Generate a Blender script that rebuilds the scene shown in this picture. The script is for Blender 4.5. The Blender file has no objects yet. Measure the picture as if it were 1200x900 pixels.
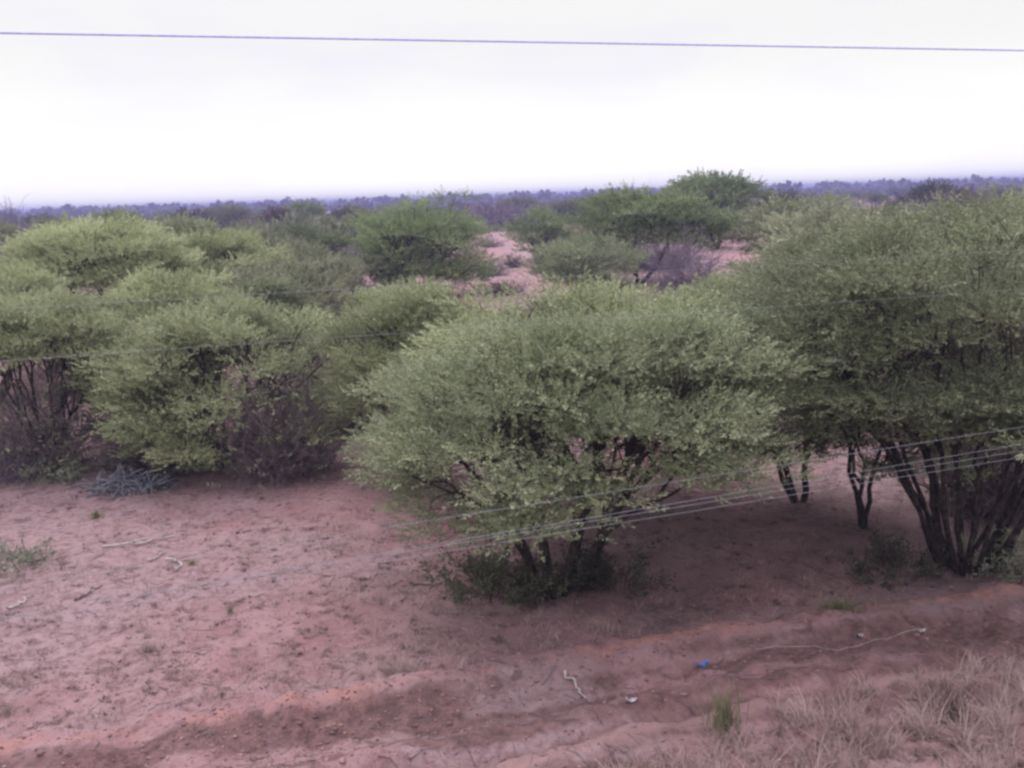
import bpy, math
import numpy as np

# ------------------------------------------------------------------ basics
S = bpy.context.scene
C = S.collection
H = 4.5                                   # eye height: a railway carriage window
F = 1178.0                                # focal length in pixels of a 1200 px wide frame
PITCH = math.atan(219.5 / F)
ROLL = math.radians(-1.85)


def rot_x(a):
    c, s = math.cos(a), math.sin(a)
    return np.array([[1, 0, 0], [0, c, -s], [0, s, c]])


def rot_z(a):
    c, s = math.cos(a), math.sin(a)
    return np.array([[c, -s, 0], [s, c, 0], [0, 0, 1]])


RCAM = rot_x(math.pi / 2 - PITCH) @ rot_z(ROLL)
AZ = math.radians(70)                     # the railway, its ditch and its wires run along this bearing
DIR = np.array([math.sin(AZ), math.cos(AZ)])
NRM = np.array([-DIR[1], DIR[0]])


def ray(px, py):
    return RCAM @ np.array([(px - 600) / F, -(py - 450) / F, -1.0])


def gp(px, py, z=0.0):
    v = ray(px, py)
    return np.array([0, 0, H]) + v * ((z - H) / v[2])


def at_dist(px, py, dist):
    """point on the sight line at a horizontal distance"""
    v = ray(px, py)
    return np.array([0, 0, H]) + v * (dist / math.hypot(v[0], v[1]))


def project(x, y, z=0):
    v = RCAM.T @ np.array([x, y, z - H])
    return 600 + F * v[0] / -v[2], 450 - F * v[1] / -v[2]


# ------------------------------------------------------------------ noise
def _hash(ix, iy, seed):
    h = (ix.astype(np.int64) * 374761393 + iy.astype(np.int64) * 668265263 + seed * 982451653) & 0x7FFFFFFF
    h = (h ^ (h >> 13)) * 1274126177 & 0x7FFFFFFF
    h = (h ^ (h >> 16)) * 668265263 & 0x7FFFFFFF
    return (h ^ (h >> 15)) % 65536 / 65535.0


def vnoise(x, y, seed=0):
    x = np.asarray(x, float); y = np.asarray(y, float)
    ix, iy = np.floor(x), np.floor(y)
    fx, fy = x - ix, y - iy
    fx = fx * fx * (3 - 2 * fx); fy = fy * fy * (3 - 2 * fy)
    a = _hash(ix, iy, seed); b = _hash(ix + 1, iy, seed)
    c = _hash(ix, iy + 1, seed); d = _hash(ix + 1, iy + 1, seed)
    return (a + (b - a) * fx) * (1 - fy) + (c + (d - c) * fx) * fy - 0.5


def fbm(x, y, seed=0, octs=3):
    t = 0; a = 1.0
    for k in range(octs):
        t = t + a * vnoise(np.asarray(x) * 2 ** k, np.asarray(y) * 2 ** k, seed + 17 * k)
        a *= 0.5
    return t


def bump(v, c, w):
    return np.exp(-((v - c) / w) ** 2)


def sstep(a, b, v):
    t = np.clip((v - a) / (b - a), 0, 1)
    return t * t * (3 - 2 * t)


def sn(x, y):
    s = x * DIR[0] + y * DIR[1]
    n = x * NRM[0] + y * NRM[1]
    n = n - 0.26 * fbm(s * 0.45, s * 0 + 3.3, 5, 3) + .075 * (np.clip(s, -15, 18) - 3)
    return s, n


def ground_z(x, y):
    x = np.asarray(x, float); y = np.asarray(y, float)
    r = np.hypot(x, y)
    near = 1 - sstep(25, 70, r)
    s, n = sn(x, y)
    z = 0.10 * fbm(x / 5.0, y / 5.0, 1, 2) + (0.05 * fbm(x / 1.1, y / 1.1, 2, 2) + 0.035 * fbm(x / 0.28, y / 0.28, 9, 2)) * near
    rough = sstep(6.2, 7.2, n) * (1 - sstep(8.7, 9.6, n))
    prof = 0.09 * bump(n, 8.5, 0.24) - 0.09 * bump(n, 8.0, 0.30) + 0.06 * bump(n, 7.45, 0.16) - 0.05 * bump(n, 7.2, 0.10) + 0.05 * bump(n, 6.85, 0.2) - 0.05 * bump(n, 6.5, 0.12)
    prof = prof * (0.7 + 0.9 * (fbm(s / 1.3, n * 0, 21, 2) + 0.35))
    z = z + prof + rough * near * 0.10 * fbm(x / 0.30, y / 0.30, 31, 3)
    z = z + 0.22 * np.clip(5.6 - n, 0, 9) * (1 - sstep(200, 400, r))
    return z


# ------------------------------------------------------------------ mesh building
def make_mesh(name, verts, faces, mat, attrs=None, smooth=False):
    """faces: int array (n, k)"""
    verts = np.ascontiguousarray(verts, np.float32).reshape(-1, 3)
    faces = np.ascontiguousarray(faces, np.int32)
    me = bpy.data.meshes.new(name)
    nf, k = faces.shape
    me.vertices.add(len(verts)); me.vertices.foreach_set("co", verts.ravel())
    me.loops.add(nf * k); me.loops.foreach_set("vertex_index", faces.ravel())
    me.polygons.add(nf)
    me.polygons.foreach_set("loop_start", np.arange(0, nf * k, k, dtype=np.int32))
    if smooth:
        me.polygons.foreach_set("use_smooth", np.ones(nf, bool))
    for an, (dom, data) in (attrs or {}).items():
        a = me.attributes.new(an, 'FLOAT', dom)
        a.data.foreach_set("value", np.ascontiguousarray(data, np.float32))
    me.update(calc_edges=True)
    me.materials.append(mat)
    return me


def link(name, me, parent=None):
    o = bpy.data.objects.new(name, me)
    C.objects.link(o)
    if parent is not None:
        o.parent = parent
    return o


def tag(o, label=None, cat=None, group=None, kind=None):
    if label: o["label"] = label
    if cat: o["category"] = cat
    if group: o["group"] = group
    if kind: o["kind"] = kind
    return o


def empty(name, loc, rz=0.0):
    o = bpy.data.objects.new(name, None)
    C.objects.link(o)
    o.location = loc
    o.rotation_euler = (0, 0, rz)
    o.empty_display_size = 0.3
    return o


class Tubes:
    def __init__(self, sides=5):
        self.k = sides; self.v = []; self.f = []; self.n = 0; self.t = []

    def add(self, pts, radii, tint=0.5):
        pts = np.asarray(pts, float); m = len(pts); k = self.k
        d = np.gradient(pts, axis=0)
        d /= np.linalg.norm(d, axis=1, keepdims=True) + 1e-9
        ref = np.array([0, 0, 1.0]) if abs(d[0, 2]) < 0.9 else np.array([1.0, 0, 0])
        u = np.cross(d, ref); u /= np.linalg.norm(u, axis=1, keepdims=True) + 1e-9
        w = np.cross(d, u)
        a = np.arange(k) * 2 * np.pi / k
        r = np.asarray(radii, float)[:, None, None]
        ring = pts[:, None, :] + r * (np.cos(a)[None, :, None] * u[:, None, :] + np.sin(a)[None, :, None] * w[:, None, :])
        self.v.append(ring.reshape(-1, 3))
        i = np.arange(m - 1)[:, None] * k; j = np.arange(k)[None, :]; j2 = (j + 1) % k
        q = np.stack([i + j, i + j2, i + k + j2, i + k + j], -1).reshape(-1, 4) + self.n
        self.f.append(q); self.n += m * k
        self.t.append(np.full(len(q), tint))

    def mesh(self, name, mat):
        return make_mesh(name, np.concatenate(self.v), np.concatenate(self.f), mat,
                         {"tint": ('FACE', np.concatenate(self.t))}, smooth=True)


def unit(v):
    return v / (np.linalg.norm(v, axis=-1, keepdims=True) + 1e-9)


# ------------------------------------------------------------------ sprigs of leaves
def sprig_template(rng, n_leaf, ll, lw):
    """unit-length twig along +Z clothed in kite-shaped leaflets"""
    out = []
    for i in range(n_leaf):
        t = (i + rng.random()) / n_leaf
        ph = rng.random() * 6.283
        rad = np.array([math.cos(ph), math.sin(ph), 0])
        d = unit(rad * (0.9 - 0.5 * t) + np.array([0, 0, 0.45 + 0.7 * t]) + rng.normal(0, .15, 3))
        side = unit(np.cross(d, unit(rng.normal(0, 1, 3))))
        b = np.array([0.10 * math.sin(3 * t), 0.06 * t, t]) + rad * 0.02
        L = ll * rng.uniform(0.7, 1.2); W = lw * rng.uniform(0.7, 1.2)
        out.append([b, b + d * L * .5 + side * W * .5, b + d * L, b + d * L * .5 - side * W * .5])
    return np.array(out)


def instance_sprigs(rng, P, D, scale, n_leaf, ll, lw, tint):
    """ll, lw are relative to the sprig's length; returns verts, quads, per-face tint"""
    V = []; T = []
    K = 6
    temps = [sprig_template(rng, n_leaf, ll, lw) for _ in range(K)]
    which = rng.integers(0, K, len(P))
    for k in range(K):
        m = which == k
        if not m.any(): continue
        p, d, s, t = P[m], unit(D[m]), scale[m], tint[m]
        a = unit(np.cross(d, unit(rng.normal(0, 1, d.shape))))
        b = np.cross(d, a)
        R = np.stack([a, b, d], -1)                       # (n,3,3)
        tv = temps[k].reshape(-1, 3)
        v = np.einsum('nij,mj->nmi', R, tv) * s[:, None, None] + p[:, None, :]
        V.append(v.reshape(-1, 3))
        T.append(np.repeat(t, n_leaf) + rng.normal(0, .05, len(t) * n_leaf))
    V = np.concatenate(V); T = np.concatenate(T)
    Q = np.arange(len(V)).reshape(-1, 4)
    return V, Q, T


# ------------------------------------------------------------------ materials
def new_mat(name):
    m = bpy.data.materials.new(name); m.use_nodes = True
    nt = m.node_tree; nt.nodes.clear()
    out = nt.nodes.new('ShaderNodeOutputMaterial')
    return m, nt, out


def N(nt, typ, **kw):
    n = nt.nodes.new(typ)
    for k, v in kw.items():
        if k.startswith('i_'):
            n.inputs[k[2:].replace('_', ' ')].default_value = v
        else:
            setattr(n, k, v)
    return n


def mixc(nt, fac, a, b, mode='MIX'):
    n = nt.nodes.new('ShaderNodeMix'); n.data_type = 'RGBA'; n.blend_type = mode
    n.clamp_factor = True
    for sock, v in ((n.inputs[0], fac), (n.inputs[6], a), (n.inputs[7], b)):
        if isinstance(v, bpy.types.NodeSocket): nt.links.new(v, sock)
        elif isinstance(v, (int, float)): sock.default_value = v
        else: sock.default_value = (*v, 1)
    return n.outputs[2]


def ramp(nt, src, a, b, va=0.0, vb=1.0):
    n = nt.nodes.new('ShaderNodeMapRange'); n.interpolation_type = 'SMOOTHSTEP'
    n.inputs['From Min'].default_value = a; n.inputs['From Max'].default_value = b
    n.inputs['To Min'].default_value = va; n.inputs['To Max'].default_value = vb
    nt.links.new(src, n.inputs['Value'])
    return n.outputs['Result']


def attr(nt, name):
    n = nt.nodes.new('ShaderNodeAttribute'); n.attribute_name = name
    return n.outputs['Fac']


def noise(nt, scale, detail=4, rough=.6, coord=None, dist=0.0):
    n = nt.nodes.new('ShaderNodeTexNoise')
    n.inputs['Scale'].default_value = scale; n.inputs['Detail'].default_value = detail
    n.inputs['Roughness'].default_value = rough; n.inputs['Distortion'].default_value = dist
    if coord is None:
        tc = nt.nodes.new('ShaderNodeTexCoord'); coord = tc.outputs['Object']
    nt.links.new(coord, n.inputs['Vector'])
    return n.outputs['Fac']


def leaf_material(name, dark, mid, pale, rand=0.25, trans=0.25):
    m, nt, out = new_mat(name)
    t = attr(nt, "tint")
    c1 = mixc(nt, ramp(nt, t, 0.0, 0.5), dark, mid)
    c2 = mixc(nt, ramp(nt, t, 0.5, 1.0), c1, pale)
    c2 = mixc(nt, ramp(nt, t, -0.05, -.5), c2, tuple(v * .42 for v in dark))
    oi = nt.nodes.new('ShaderNodeObjectInfo')
    hs = nt.nodes.new('ShaderNodeHueSaturation')
    nt.links.new(c2, hs.inputs['Color'])
    nt.links.new(ramp(nt, oi.outputs['Random'], 0, 1, 1 - rand, 1 + rand), hs.inputs['Value'])
    bs = N(nt, 'ShaderNodeBsdfPrincipled'); bs.inputs['Roughness'].default_value = .55
    bs.inputs['Specular IOR Level'].default_value = .35
    nt.links.new(hs.outputs['Color'], bs.inputs['Base Color'])
    tr = nt.nodes.new('ShaderNodeBsdfTranslucent')
    nt.links.new(hs.outputs['Color'], tr.inputs['Color'])
    mx = nt.nodes.new('ShaderNodeMixShader'); mx.inputs[0].default_value = trans
    nt.links.new(bs.outputs[0], mx.inputs[1]); nt.links.new(tr.outputs[0], mx.inputs[2])
    nt.links.new(mx.outputs[0], out.inputs['Surface'])
    return m


def wood_material(name, dark, pale, scale=14.0, rough=.9):
    m, nt, out = new_mat(name)
    f = noise(nt, scale, 5, .65)
    c = mixc(nt, ramp(nt, f, .35, .7), dark, pale)
    t = attr(nt, "tint")
    c = mixc(nt, ramp(nt, t, .3, 1.0, 0, .6), c, pale)
    bs = N(nt, 'ShaderNodeBsdfPrincipled'); bs.inputs['Roughness'].default_value = rough
    bs.inputs['Specular IOR Level'].default_value = .2
    nt.links.new(c, bs.inputs['Base Color'])
    bp = N(nt, 'ShaderNodeBump'); bp.inputs['Strength'].default_value = .5; bp.inputs['Distance'].default_value = .02
    nt.links.new(f, bp.inputs['Height']); nt.links.new(bp.outputs[0], bs.inputs['Normal'])
    nt.links.new(bs.outputs[0], out.inputs['Surface'])
    return m


M = {}
M['leaf'] = leaf_material('acacia_leaf', (.105, .130, .070), (.245, .282, .165), (.40, .445, .275), .2, .22)
M['leaf_light'] = leaf_material('light_acacia_leaf', (.125, .148, .072), (.29, .328, .176), (.45, .50, .29), .15, .22)
M['leaf_olive'] = leaf_material('olive_leaf', (.115, .13, .076), (.25, .272, .165), (.39, .41, .27), .2, .22)
M['leaf_deep'] = leaf_material('deep_green_leaf', (.080, .112, .05), (.190, .245, .112), (.34, .41, .20), .15, .22)
M['leaf_far'] = leaf_material('far_leaf', (.07, .075, .055), (.135, .145, .095), (.21, .215, .15), .25, .35)
M['bushland'] = leaf_material('bushland_leaf', (.060, .052, .066), (.105, .098, .108), (.15, .155, .12), .1, .2)
M['leaf_brown'] = leaf_material('dry_leaf', (.09, .065, .06), (.17, .125, .11), (.27, .21, .18))
M['herb'] = leaf_material('herb_leaf', (.035, .042, .026), (.085, .09, .055), (.17, .17, .11))
M['sage'] = leaf_material('sage_leaf', (.12, .13, .09), (.22, .24, .17), (.34, .36, .26))
M['grass'] = leaf_material('dry_grass_blade', (.22, .15, .138), (.38, .272, .252), (.54, .415, .385), .1, .2)
M['grass_green'] = leaf_material('green_grass_blade', (.12, .125, .07), (.24, .235, .13), (.38, .355, .23), .1)
M['bark'] = wood_material('dark_bark', (.022, .018, .016), (.085, .070, .062))
M['twig'] = wood_material('grey_brown_twig', (.04, .030, .029), (.12, .092, .088))
M['bare'] = wood_material('bare_purple_twig', (.13, .105, .13), (.27, .225, .275), 3.0)
M['brown_brush'] = wood_material('brown_brush_twig', (.075, .060, .062), (.25, .205, .208), 6.0)
M['bleached'] = wood_material('bleached_stick', (.20, .17, .16), (.52, .46, .44), 20)
M['ash'] = wood_material('blue_grey_stick', (.075, .078, .09), (.27, .28, .315), 12)
M['dark_stick'] = wood_material('dark_stick', (.05, .04, .04), (.14, .11, .11), 20)


def plain(name, col, rough=.6, metal=0.0, vary=.15, scale=30):
    m, nt, out = new_mat(name)
    f = noise(nt, scale, 3)
    c = mixc(nt, ramp(nt, f, .3, .7), tuple(x * (1 - vary) for x in col), tuple(min(1, x * (1 + vary)) for x in col))
    bs = N(nt, 'ShaderNodeBsdfPrincipled'); bs.inputs['Roughness'].default_value = rough
    bs.inputs['Metallic'].default_value = metal
    nt.links.new(c, bs.inputs['Base Color'])
    nt.links.new(bs.outputs[0], out.inputs['Surface'])
    return m


M['galv'] = plain('galvanised_wire', (.30, .32, .36), .5, .4)
M['cable'] = plain('lilac_grey_cable', (.50, .48, .95), .6, 0.0)
M['blue_plastic'] = plain('blue_plastic', (.06, .16, .45), .4)
M['pale_plastic'] = plain('pale_plastic', (.40, .36, .38), .7, 0, .35)

# soil -------------------------------------------------------------
m, nt, out = new_mat('red_kalahari_sand')
tc = nt.nodes.new('ShaderNodeTexCoord'); oc = tc.outputs['Object']
n_big = noise(nt, .22, 4, .6, oc)
n_mid = noise(nt, 1.3, 5, .65, oc)
n_fine = noise(nt, 9.0, 6, .7, oc)
n_grit = noise(nt, 45.0, 3, .7, oc)
c = mixc(nt, ramp(nt, n_mid, .35, .65), (.32, .174, .178), (.405, .248, .258))
c = mixc(nt, ramp(nt, n_big, .40, .58, 0, .8), c, mixc(nt, ramp(nt, n_fine, .35, .65), (.395, .295, .30), (.295, .20, .212)))
c = mixc(nt, ramp(nt, n_fine, .50, .68, 0, .65), c, (.22, .128, .124))
n_spot = noise(nt, 3.6, 4, .7, oc, .6)
c = mixc(nt, ramp(nt, n_spot, .54, .66, 0, .8), c, (.155, .098, .098))  # dark spots paint in the shading that clods and low tufts lack
c = mixc(nt, ramp(nt, n_spot, .44, .32, 0, .55), c, (.43, .285, .283))
c = mixc(nt, ramp(nt, n_grit, .58, .75, 0, .55), c, (.15, .088, .086))
c = mixc(nt, ramp(nt, n_grit, .42, .25, 0, .5), c, (.52, .36, .345))


def broken(name):
    """soil patches with crumbly edges"""
    k = nt.nodes.new('ShaderNodeMath'); k.operation = 'MULTIPLY_ADD'; k.inputs[1].default_value = 1.6; k.inputs[2].default_value = .2
    nt.links.new(n_spot, k.inputs[0])
    j = nt.nodes.new('ShaderNodeMath'); j.operation = 'MULTIPLY'
    nt.links.new(k.outputs[0], j.inputs[0]); nt.links.new(attr(nt, name), j.inputs[1])
    q = nt.nodes.new('ShaderNodeMath'); q.operation = 'MULTIPLY_ADD'; q.inputs[1].default_value = 1.4; q.inputs[2].default_value = .3
    nt.links.new(n_fine, q.inputs[0])
    r_ = nt.nodes.new('ShaderNodeMath'); r_.operation = 'MULTIPLY'
    nt.links.new(j.outputs[0], r_.inputs[0]); nt.links.new(q.outputs[0], r_.inputs[1])
    return r_.outputs[0]


litter_shade = attr(nt, "litter")
c = mixc(nt, ramp(nt, litter_shade, 0, 1, 0, .85), c, mixc(nt, ramp(nt, n_fine, .4, .6), (.11, .075, .072), (.22, .155, .15)))  # leaf litter, with soft shade under the crowns painted into its colour
c = mixc(nt, ramp(nt, broken("disturbed"), 0, 1, 0, .85), c, mixc(nt, ramp(nt, n_fine, .38, .62), (.095, .055, .052), (.225, .130, .120)))
c = mixc(nt, ramp(nt, broken("berm"), 0, 1, 0, .60), c, mixc(nt, ramp(nt, n_fine, .38, .62), (.38, .165, .13), (.54, .28, .235)))
c = mixc(nt, ramp(nt, attr(nt, "track"), 0, 1, 0, .7), c, (.40, .255, .245))
bs = N(nt, 'ShaderNodeBsdfPrincipled'); bs.inputs['Roughness'].default_value = .95
bs.inputs['Specular IOR Level'].default_value = .15
nt.links.new(c, bs.inputs['Base Color'])
ad = nt.nodes.new('ShaderNodeMath'); ad.operation = 'MULTIPLY_ADD'; ad.inputs[1].default_value = .35
nt.links.new(n_grit, ad.inputs[0]); nt.links.new(n_fine, ad.inputs[2])
bp = N(nt, 'ShaderNodeBump'); bp.inputs['Strength'].default_value = 1.0; bp.inputs['Distance'].default_value = .07
nt.links.new(ad.outputs[0], bp.inputs['Height']); nt.links.new(bp.outputs[0], bs.inputs['Normal'])
nt.links.new(bs.outputs[0], out.inputs['Surface'])
M['soil'] = m

m, nt, out = new_mat('soil_clod')
c = mixc(nt, ramp(nt, attr(nt, "tint"), 0, 1), (.13, .075, .07), (.32, .19, .18))
bs = N(nt, 'ShaderNodeBsdfPrincipled'); bs.inputs['Roughness'].default_value = .95
nt.links.new(c, bs.inputs['Base Color']); nt.links.new(bs.outputs[0], out.inputs['Surface'])
M['clod'] = m

# ------------------------------------------------------------------ ground: one sheet out to the horizon
RNG = np.random.default_rng(11)
TREES_XY = []                              # filled by the plants; leaf litter and painted shade darken the soil below them


def build_ground():
    rr = [0.0]
    r = 1.0
    while r < 2600:
        rr.append(r); r *= 1.006 if 5 < r < 32 else 1.035
    rr.append(2600.0)
    th = np.concatenate([np.arange(-180, -40, 4.0), np.arange(-40, 40, .11), np.arange(40, 180, 4.0)])
    th = np.radians(th)
    R_, T_ = np.meshgrid(np.array(rr), th, indexing='ij')
    x = R_ * np.sin(T_); y = R_ * np.cos(T_)
    z = ground_z(x, y)
    nr, nth = x.shape
    i = np.arange(nr - 1)[:, None] * nth; j = np.arange(nth)[None, :]; j2 = (j + 1) % nth
    q = np.stack([i + j, i + nth + j, i + nth + j2, i + j2], -1).reshape(-1, 4)
    q = q[:, ::-1]
    s, n = sn(x, y)
    w = fbm(x / .8, y / .8, 41, 3)
    streak = fbm(s / 1.3, n / .13, 47, 3); streak2 = fbm(s / 2.2, n / .3, 53, 2)
    berm = np.clip(bump(n, 8.56, .15) * (.62 + 1.6 * streak2 + 1.6 * w + 1.2 * fbm(x / .16, y / .16, 83, 3)) * (.55 + .45 * sstep(-1, 4, s)) + .30 * bump(n, 7.5, .35) * sstep(1, -3, s) * (.8 + 2 * streak), 0, 1)
    zone = sstep(5.9, 6.4, n) * (1 - sstep(8.3, 8.48, n))
    dist_ = np.clip(zone * (.64 + 2.1 * streak + .9 * w + .45 * bump(n, 8.15, .22) + .35 * bump(n, 7.25, .12) - .5 * bump(n, 7.02, .12)), 0, 1)
    track = np.clip(bump(n, 7.0, .16) * (.9 + 1.2 * w), 0, 1)
    litter_shade = np.zeros_like(x)
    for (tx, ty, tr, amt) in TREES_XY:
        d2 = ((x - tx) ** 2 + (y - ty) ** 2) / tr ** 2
        litter_shade = np.maximum(litter_shade, amt * np.exp(-d2 * d2))  # litter and painted shade, strongest at the plant and fading outward
    litter_shade = np.clip(litter_shade * (.8 + 1.2 * w) + np.clip(fbm(x / 3., y / 3., 61, 3) - .22, 0, 1) * 1.2, 0, 1)
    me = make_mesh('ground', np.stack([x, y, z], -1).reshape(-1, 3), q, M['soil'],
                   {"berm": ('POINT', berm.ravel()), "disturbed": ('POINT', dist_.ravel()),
                    "track": ('POINT', track.ravel()), "litter": ('POINT', litter_shade.ravel())}, smooth=True)
    tag(link('ground', me), kind='structure')


# ------------------------------------------------------------------ trees and bushes
def split_targets(idx, pts, rng):
    p = pts[idx]; c = p.mean(0); q = p - c
    _, _, vt = np.linalg.svd(q, full_matrices=False)
    a = q @ vt[0] + rng.normal(0, 1e-4, len(idx))
    med = np.median(a)
    return idx[a <= med], idx[a > med]


def curve(a, b, rng, bend, n=5, up=0.0):
    t = np.linspace(0, 1, n)[:, None]
    L = np.linalg.norm(b - a)
    off = rng.normal(0, bend * L, 3); off[2] = abs(off[2]) * .3 + up * L
    p = a + (b - a) * t + off * (4 * t * (1 - t))
    p[1:-1] += rng.normal(0, .016 * L, (n - 2, 3))
    return p


def tree(name, label, cat, base, box, seed, lod, leaf='leaf', stems=5, group=None, depth=.9, n_clump=90,
         clump=.17, per_clump=34, sprig=.26, leaves=12, low=-.45, fork=.30, thick=1.0, sparse=0.0, tintc=.5,
         base_spread=.16, dist=None, twigs=3, litter_shade=.68, leafw=.42, ragged=.16, tilt=0.0, voids=(), extra=(), lump=.30):
    """base: where it stands (frame position unprojected to the soil); box: its crown's extent, turned into metres at its distance."""
    rng = np.random.default_rng(seed)
    B = gp(*base)
    B[2] = float(ground_z(B[0], B[1]))
    D = math.hypot(B[0], B[1])
    x0, y0, x1, y1 = box
    L_ = at_dist(x0, (y0 + y1) / 2, D); R_ = at_dist(x1, (y0 + y1) / 2, D)
    top = at_dist((x0 + x1) / 2, y0, D)[2]; bot = at_dist((x0 + x1) / 2, y1, D)[2]
    ctr = (L_ + R_) / 2
    rx = np.linalg.norm((R_ - L_)[:2]) / 2
    side = unit((R_ - L_)[:2])
    fwd = np.array([-side[1], side[0]])
    top -= B[2]; bot = max(bot - B[2], .15)
    off = ctr[:2] - B[:2]
    ry = rx * depth
    zc = bot + (top - bot) * .38
    # boughs: flat billows of clumps on a domed shell, with dark gaps between them
    pts = []; sup = []
    cr = clump * rx
    n_sup = max(8, n_clump // (6 if lod == 0 else 4))
    if lod == 1: n_clump = int(n_clump * 1.25)

    def shell():
        while True:
            d = unit(rng.normal(0, 1, 3))
            if d[2] < low: continue
            if rng.random() < sparse * (0.5 + vnoise(d[0] * 2.2 + seed, d[1] * 2.2, seed)): continue
            rad = 1 - ragged * abs(rng.normal()) if rng.random() < .85 else rng.uniform(.45, .85)
            rad += lump * vnoise(d[0] * 1.7 + seed, d[2] * 1.7 + d[1] * 1.7, seed + 3)
            rad = min(max(rad, .3), 1.05)
            zz = (top - zc) if d[2] > 0 else (zc - bot) / abs(low)
            return np.array([d[0] * (rx - cr * .8) * rad, d[1] * (ry - cr * .8) * rad, zc + d[2] * (zz - (cr * .4 if d[2] > 0 else 0)) * rad])

    gap = .95 * rx * math.sqrt(2.0 / n_sup)
    t = 0
    while len(sup) < n_sup and t < 4000:
        t += 1
        p = shell()
        if all(np.linalg.norm((p - q) * [1, 1, 1.6]) > gap * (1 - t / 4500) for q in sup): sup.append(p)
    k = 0
    while len(pts) < n_clump and k < n_clump * 20:
        k += 1
        if rng.random() < .82:
            p = sup[k % len(sup)] + rng.normal(0, 1, 3) * ([.115 * rx, .115 * ry, .045 * (top - bot)] if lod == 0 else [.13 * rx, .13 * ry, .06 * (top - bot)])
        else:
            p = shell()
        if p[2] > top - cr * .25: p[2] = top - cr * rng.uniform(.25, .6)
        p[2] += tilt * p[0] / rx
        w = np.array([*(off + side * p[0] + fwd * p[1]), p[2]])
        qx, qy = project(*(w + B))
        if p[1] < .35 * ry and any(((qx - b[0]) / b[2]) ** 2 + ((qy - b[1]) / b[3]) ** 2 < rng.uniform(.5, 1.2) for b in voids): continue
        pts.append(w)
    for (ex, ey, ed) in extra:
        for _ in range(3):
            pts.append(at_dist(ex, ey, ed) - B + rng.normal(0, 1, 3) * [.22, .22, .06])
    pts = np.array(pts)
    root = tag(empty(name, B), label, cat, group)
    wood = Tubes(6 if lod == 0 else 4); fine = Tubes(3)
    rt = .0075 * thick * (1 if lod == 0 else 1.4)
    ends = []

    def grow(p, idx, depth_, r_start=None):
        n = len(idx)
        r = rt * n ** .52
        r_start = r_start or r
        if n <= 2:
            for i in idx:
                e = pts[i]
                wood.add(curve(p, e, rng, .09, 5, .03), np.linspace(min(r_start, rt * 1.6), rt * .5, 5), rng.random() * .5)
                ends.append(i)
            return
        cen = pts[idx].mean(0)
        f = (fork if depth_ == 0 else .42) * rng.uniform(.8, 1.2)
        nxt = p + (cen - p) * f
        if depth_ == 0: nxt[2] += .06 * top
        nxt += rng.normal(0, .03 * rx, 3)
        a, b = split_targets(idx, pts, rng)
        r2 = rt * (n ** .52) * .9
        wood.add(curve(p, nxt, rng, .03 if depth_ == 0 else .06, 5), np.linspace(r_start, r2, 5), rng.random() * .5)
        grow(nxt, a, depth_ + 1, r2); grow(nxt, b, depth_ + 1, r2)

    ang = np.arctan2(pts[:, 1] - off[1] * .5, pts[:, 0] - off[0] * .5) + rng.random() * .0
    order = np.argsort(ang)
    for g in np.array_split(order, stems):
        if len(g) == 0: continue
        a = np.arctan2(pts[g, 1].mean(), pts[g, 0].mean())
        sp = base_spread * rng.uniform(.4, 1.1)
        p0 = np.array([math.cos(a) * sp, math.sin(a) * sp, -.08])
        grow(p0, g, 0, rt * len(g) ** .52 * 1.25)
    # sprigs
    P = []; Dd = []; T = []
    for i, c in enumerate(pts):
        cr = clump * rx * rng.uniform(.75, 1.3)
        n = max(3, int(per_clump * rng.uniform(.6, 1.3) * (1.5 if lod == 0 else 1.4 if lod == 1 else 1)))
        th = rng.random(n) * 6.283; u = np.sqrt(rng.random(n)) * 1.05
        out_ = unit(np.array([c[0] - off[0] * .6, c[1] - off[1] * .6, (c[2] - bot) * .8 + .1]))
        h = .27 * cr * (1 - .8 * u * u) * rng.uniform(.3, 1.0, n) - .10 * cr * u
        p = c + np.stack([np.cos(th) * u * cr, np.sin(th) * u * cr, h], -1)
        p += rng.normal(0, .09 * cr, p.shape)
        d = np.stack([np.cos(th) * u, np.sin(th) * u, np.full(n, .30)], -1) * .9 + out_ * [.55, .55, .3] + rng.normal(0, .26, (n, 3))
        P.append(p); Dd.append(d)
        T.append(np.full(n, tintc + rng.normal(0, .13)) + rng.normal(0, .10, n))
        if lod <= 1:
            for q in range(twigs + (3 if lod == 0 else 0)):
                e = p[q % n] + unit(d[q % n]) * sprig * .5
                fine.add(np.array([c - out_ * cr * .3, (c + e) / 2 + rng.normal(0, .05 * cr, 3), e]), [rt * .5, rt * .38, rt * .22], rng.random() * .6)
            core = np.array([off[0] * .8, off[1] * .8, bot + (top - bot) * .25])
            for q in range(16 if lod == 0 else 7):
                a0 = c + (core - c) * rng.uniform(.12, .75) + rng.normal(0, .30 * cr, 3)
                dd = unit(unit(c - core) + rng.normal(0, .55, 3) + np.array([0, 0, .15])) * cr * rng.uniform(.7, 1.6)
                fine.add(np.array([a0, a0 + dd * .5 + rng.normal(0, .06 * cr, 3), a0 + dd]), [rt * .55, rt * .42, rt * .2], rng.random() * .5)
    P = np.concatenate(P); Dd = np.concatenate(Dd); T = np.concatenate(T)
    sc = sprig * rng.uniform(.65, 1.25, len(P))
    ll = (.16 if lod == 0 else .175 if lod == 1 else .22)
    nl = (21 if lod == 0 else 18 if lod == 1 else leaves + 5)
    V, Q, tt = instance_sprigs(rng, P, Dd, sc, nl, ll, ll * leafw, T)
    link('trunk', wood.mesh('trunk', M['bark']), root)
    if fine.n: link('branches', fine.mesh('branches', M['twig']), root)
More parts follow.
